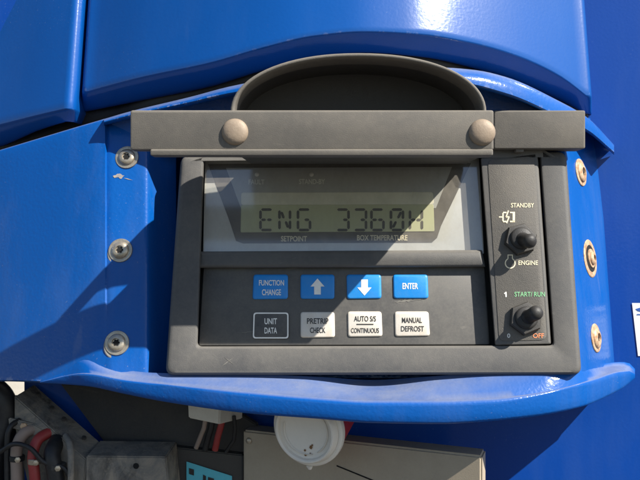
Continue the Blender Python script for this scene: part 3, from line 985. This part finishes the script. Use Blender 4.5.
cable("black_lead", "thin black lead crossing in front of the red cable", [(0, 452, -84), (14, 444, -78), (30, 448, -72), (44, 462, -72), (66, 470, -74), (74, 500, -76)], 2.6, M['black'])
cable("grey_hose", "slim grey hose running down just left of the cross plate", [(66, 436, -92), (70, 446, -76), (71, 470, -72), (70, 540, -72)], 3.6, M['steel'], "hose")
def clamp(px, py, d, r, name, label, mat):
    mb = MB(); o = W(px, py, d)
    mb.lathe(o - Vector((0, 0, 3*S)), (0, 0, 1), [(r*S, 0), (r*S*1.06, 0.6*S), (r*S*1.06, 5.4*S), (r*S, 6*S)], 28, cap0=True, cap1=True)
    c = tag(mb.obj(name, mat, None, 30), label, "clamp")
    mb = MB(); mb.lathe(o + Vector((r*0.4*S, -r*0.95*S, 0)), (0.4, -1, 0), [(3.4*S, 0), (3.2*S, 2*S), (1*S, 2.6*S), (0.1*S, 2.6*S)], 6)
    mb.obj("clamp_screw", M['bolt'], c)
clamp(35, 461, -83, 7.2, "hose_clamp", "steel band clamp round the red cable", M['bolt'])
clamp(56.5, 466, -79, 9.8, "hose_clamp", "dark band clamp round the black conduit", M['dark_steel'])
clamp(17, 458, -95.5, 7.8, "cable_tie", "black tie band round the grey brown cable", M['black'])
cj = thing("cable_bracket", "small bent steel cable holder above the cables", "bracket", W(30, 426, -112))
prism("holder_plate", [W(8, 418, -104), W(34, 424, -100), W(62, 440, -94), W(60, 449, -94), W(33, 433, -100), W(9, 428, -104)], Vector((0, 0.004, 0.0)), M['steel'], cj)
mb = MB(); mb.lathe(W(24, 426, -101), (0, -1, 0), [(4.2*S, 0), (4.0*S, 2.2*S), (2*S, 3*S), (0.1*S, 3*S)], 6); mb.obj("nut", M['rust'], cj)

# dark sheet under the lip, cream connector with its leads, black box with cyan label
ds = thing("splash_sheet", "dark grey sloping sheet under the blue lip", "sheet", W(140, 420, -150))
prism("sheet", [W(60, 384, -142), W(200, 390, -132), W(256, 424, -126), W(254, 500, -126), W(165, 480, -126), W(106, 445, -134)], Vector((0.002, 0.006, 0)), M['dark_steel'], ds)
con = thing("connector_box", "small cream plastic connector box hanging under the lip", "connector", W(213, 425, -100))
prism("housing", [W(187, 392, -92), W(220, 392, -88), W(219.5, 424.5, -88), W(188, 418, -92)], Vector((0.016, 0.022, 0.0)), M['cream'], con)
def lead(pts, mat, r):
    mb = MB(); mb.tube([W(*q) for q in pts], r*S, 12); return mb.obj("lead", mat, con, 60)
lead([(223, 416, -102), (221, 426, -102), (218, 436, -104), (215, 450, -108)], M['red'], 3.6)
lead([(206, 416, -100), (204, 428, -102), (200, 438, -106), (196, 448, -110)], M['brown'], 2.6)
lead([(213, 416, -102), (211, 428, -104), (208, 438, -108), (205, 450, -112)], M['black'], 3.4)
lead([(234, 416, -104), (235, 428, -106), (234, 440, -110), (226, 452, -112)], M['black'], 2.2)
bb = thing("black_box", "black box carrying a cyan printed label", "box", W(205, 540, -125))
prism("case", [W(171, 447, -122), W(243, 455, -118), W(243, 540, -118), W(171, 540, -122)], Vector((0.002, 0.018, 0.002)), M['rubber'], bb)
lb = lambda x, y: W(x, y, -116 - (243-x)*0.045)
mb = MB(); mb.add([lb(186.5, 461.5), lb(232, 476), lb(232, 520), lb(186.5, 510)], [(0, 1, 2, 3)])
ls = mb.obj("label_sticker", M['cyan'], bb, 0)
mb = MB()
lb2 = lambda x, y: W(x, y, -115.3 - (243-x)*0.045)
for (a, b, c, d) in ((189, 468, 194, 474), (203, 474.5, 206, 482), (208, 477, 214, 483)):
    mb.add([lb2(a, b), lb2(c, b+1.6), lb2(c, d+1.6), lb2(a, d)], [(0, 1, 2, 3)])
mb.obj("printing", M['ink_black'], ls, 0)

# scuffs and scratches in the panel and the housing
def scuff(pts, wd, h, mat, parent, mapper=None):
    mb = MB(); lo, hi = [], []
    mp = mapper or (lambda x, y: P(x, y, h))
    n = len(pts)
    for i, (x, y) in enumerate(pts):
        w_ = wd*(0.35 + 0.65*random.random())*math.sin(math.pi*(i+0.35)/(n-0.3))
        lo.append(mp(x, y - w_)); hi.append(mp(x, y + w_))
    mb.loft([lo, hi], closed=False)
    return mb.obj("scuff_mark", mat, parent, 0)
M['scuff'] = flat("pale scuffed dust", (0.16, 0.152, 0.135), 0.8, (0.085, 0.083, 0.08), 0.8, 260)
M['scuff_tan'] = flat("tan scuffed paint", (0.34, 0.29, 0.22), 0.8, (0.03, 0.09, 0.26), 0.7, 220)
scuff([(393 + i*2.2, 302.5 - 0.11*i*2.2 + random.uniform(-.6, .6)) for i in range(15)], 1.5, HK+0.25, M['scuff'], panel)
scuff([(399 + i*2.4, 298.8 + random.uniform(-.5, .5) + 1.5*math.sin(i)) for i in range(8)], 0.5, HK+0.3, M['scuff'], panel)
scuff([(238 + i*2.0, 333 + random.uniform(-.3, .3) - 0.2*i) for i in range(14)], 0.5, HK+0.25, M['scuff'], panel)
scuff([(222 + i*1.5, 366 - i*1.1) for i in range(9)], 0.9, 10.25, M['scuff'], panel)
scuff([(224 + i*1.2, 357 + i*0.9) for i in range(9)], 0.8, 10.25, M['scuff'], panel)
fac = lambda x, y: W(x, y, pd(x, y) - 9.1)
scuff([(113 + i*1.4, 176 + 0.6*math.sin(i*1.3)) for i in range(9)], 3.0, 0, M['scuff_tan'], hous, fac)
scuff([(124 + i*1.4, 178 + i*0.35) for i in range(7)], 0.6, 0, M['scuff_tan'], hous, fac)
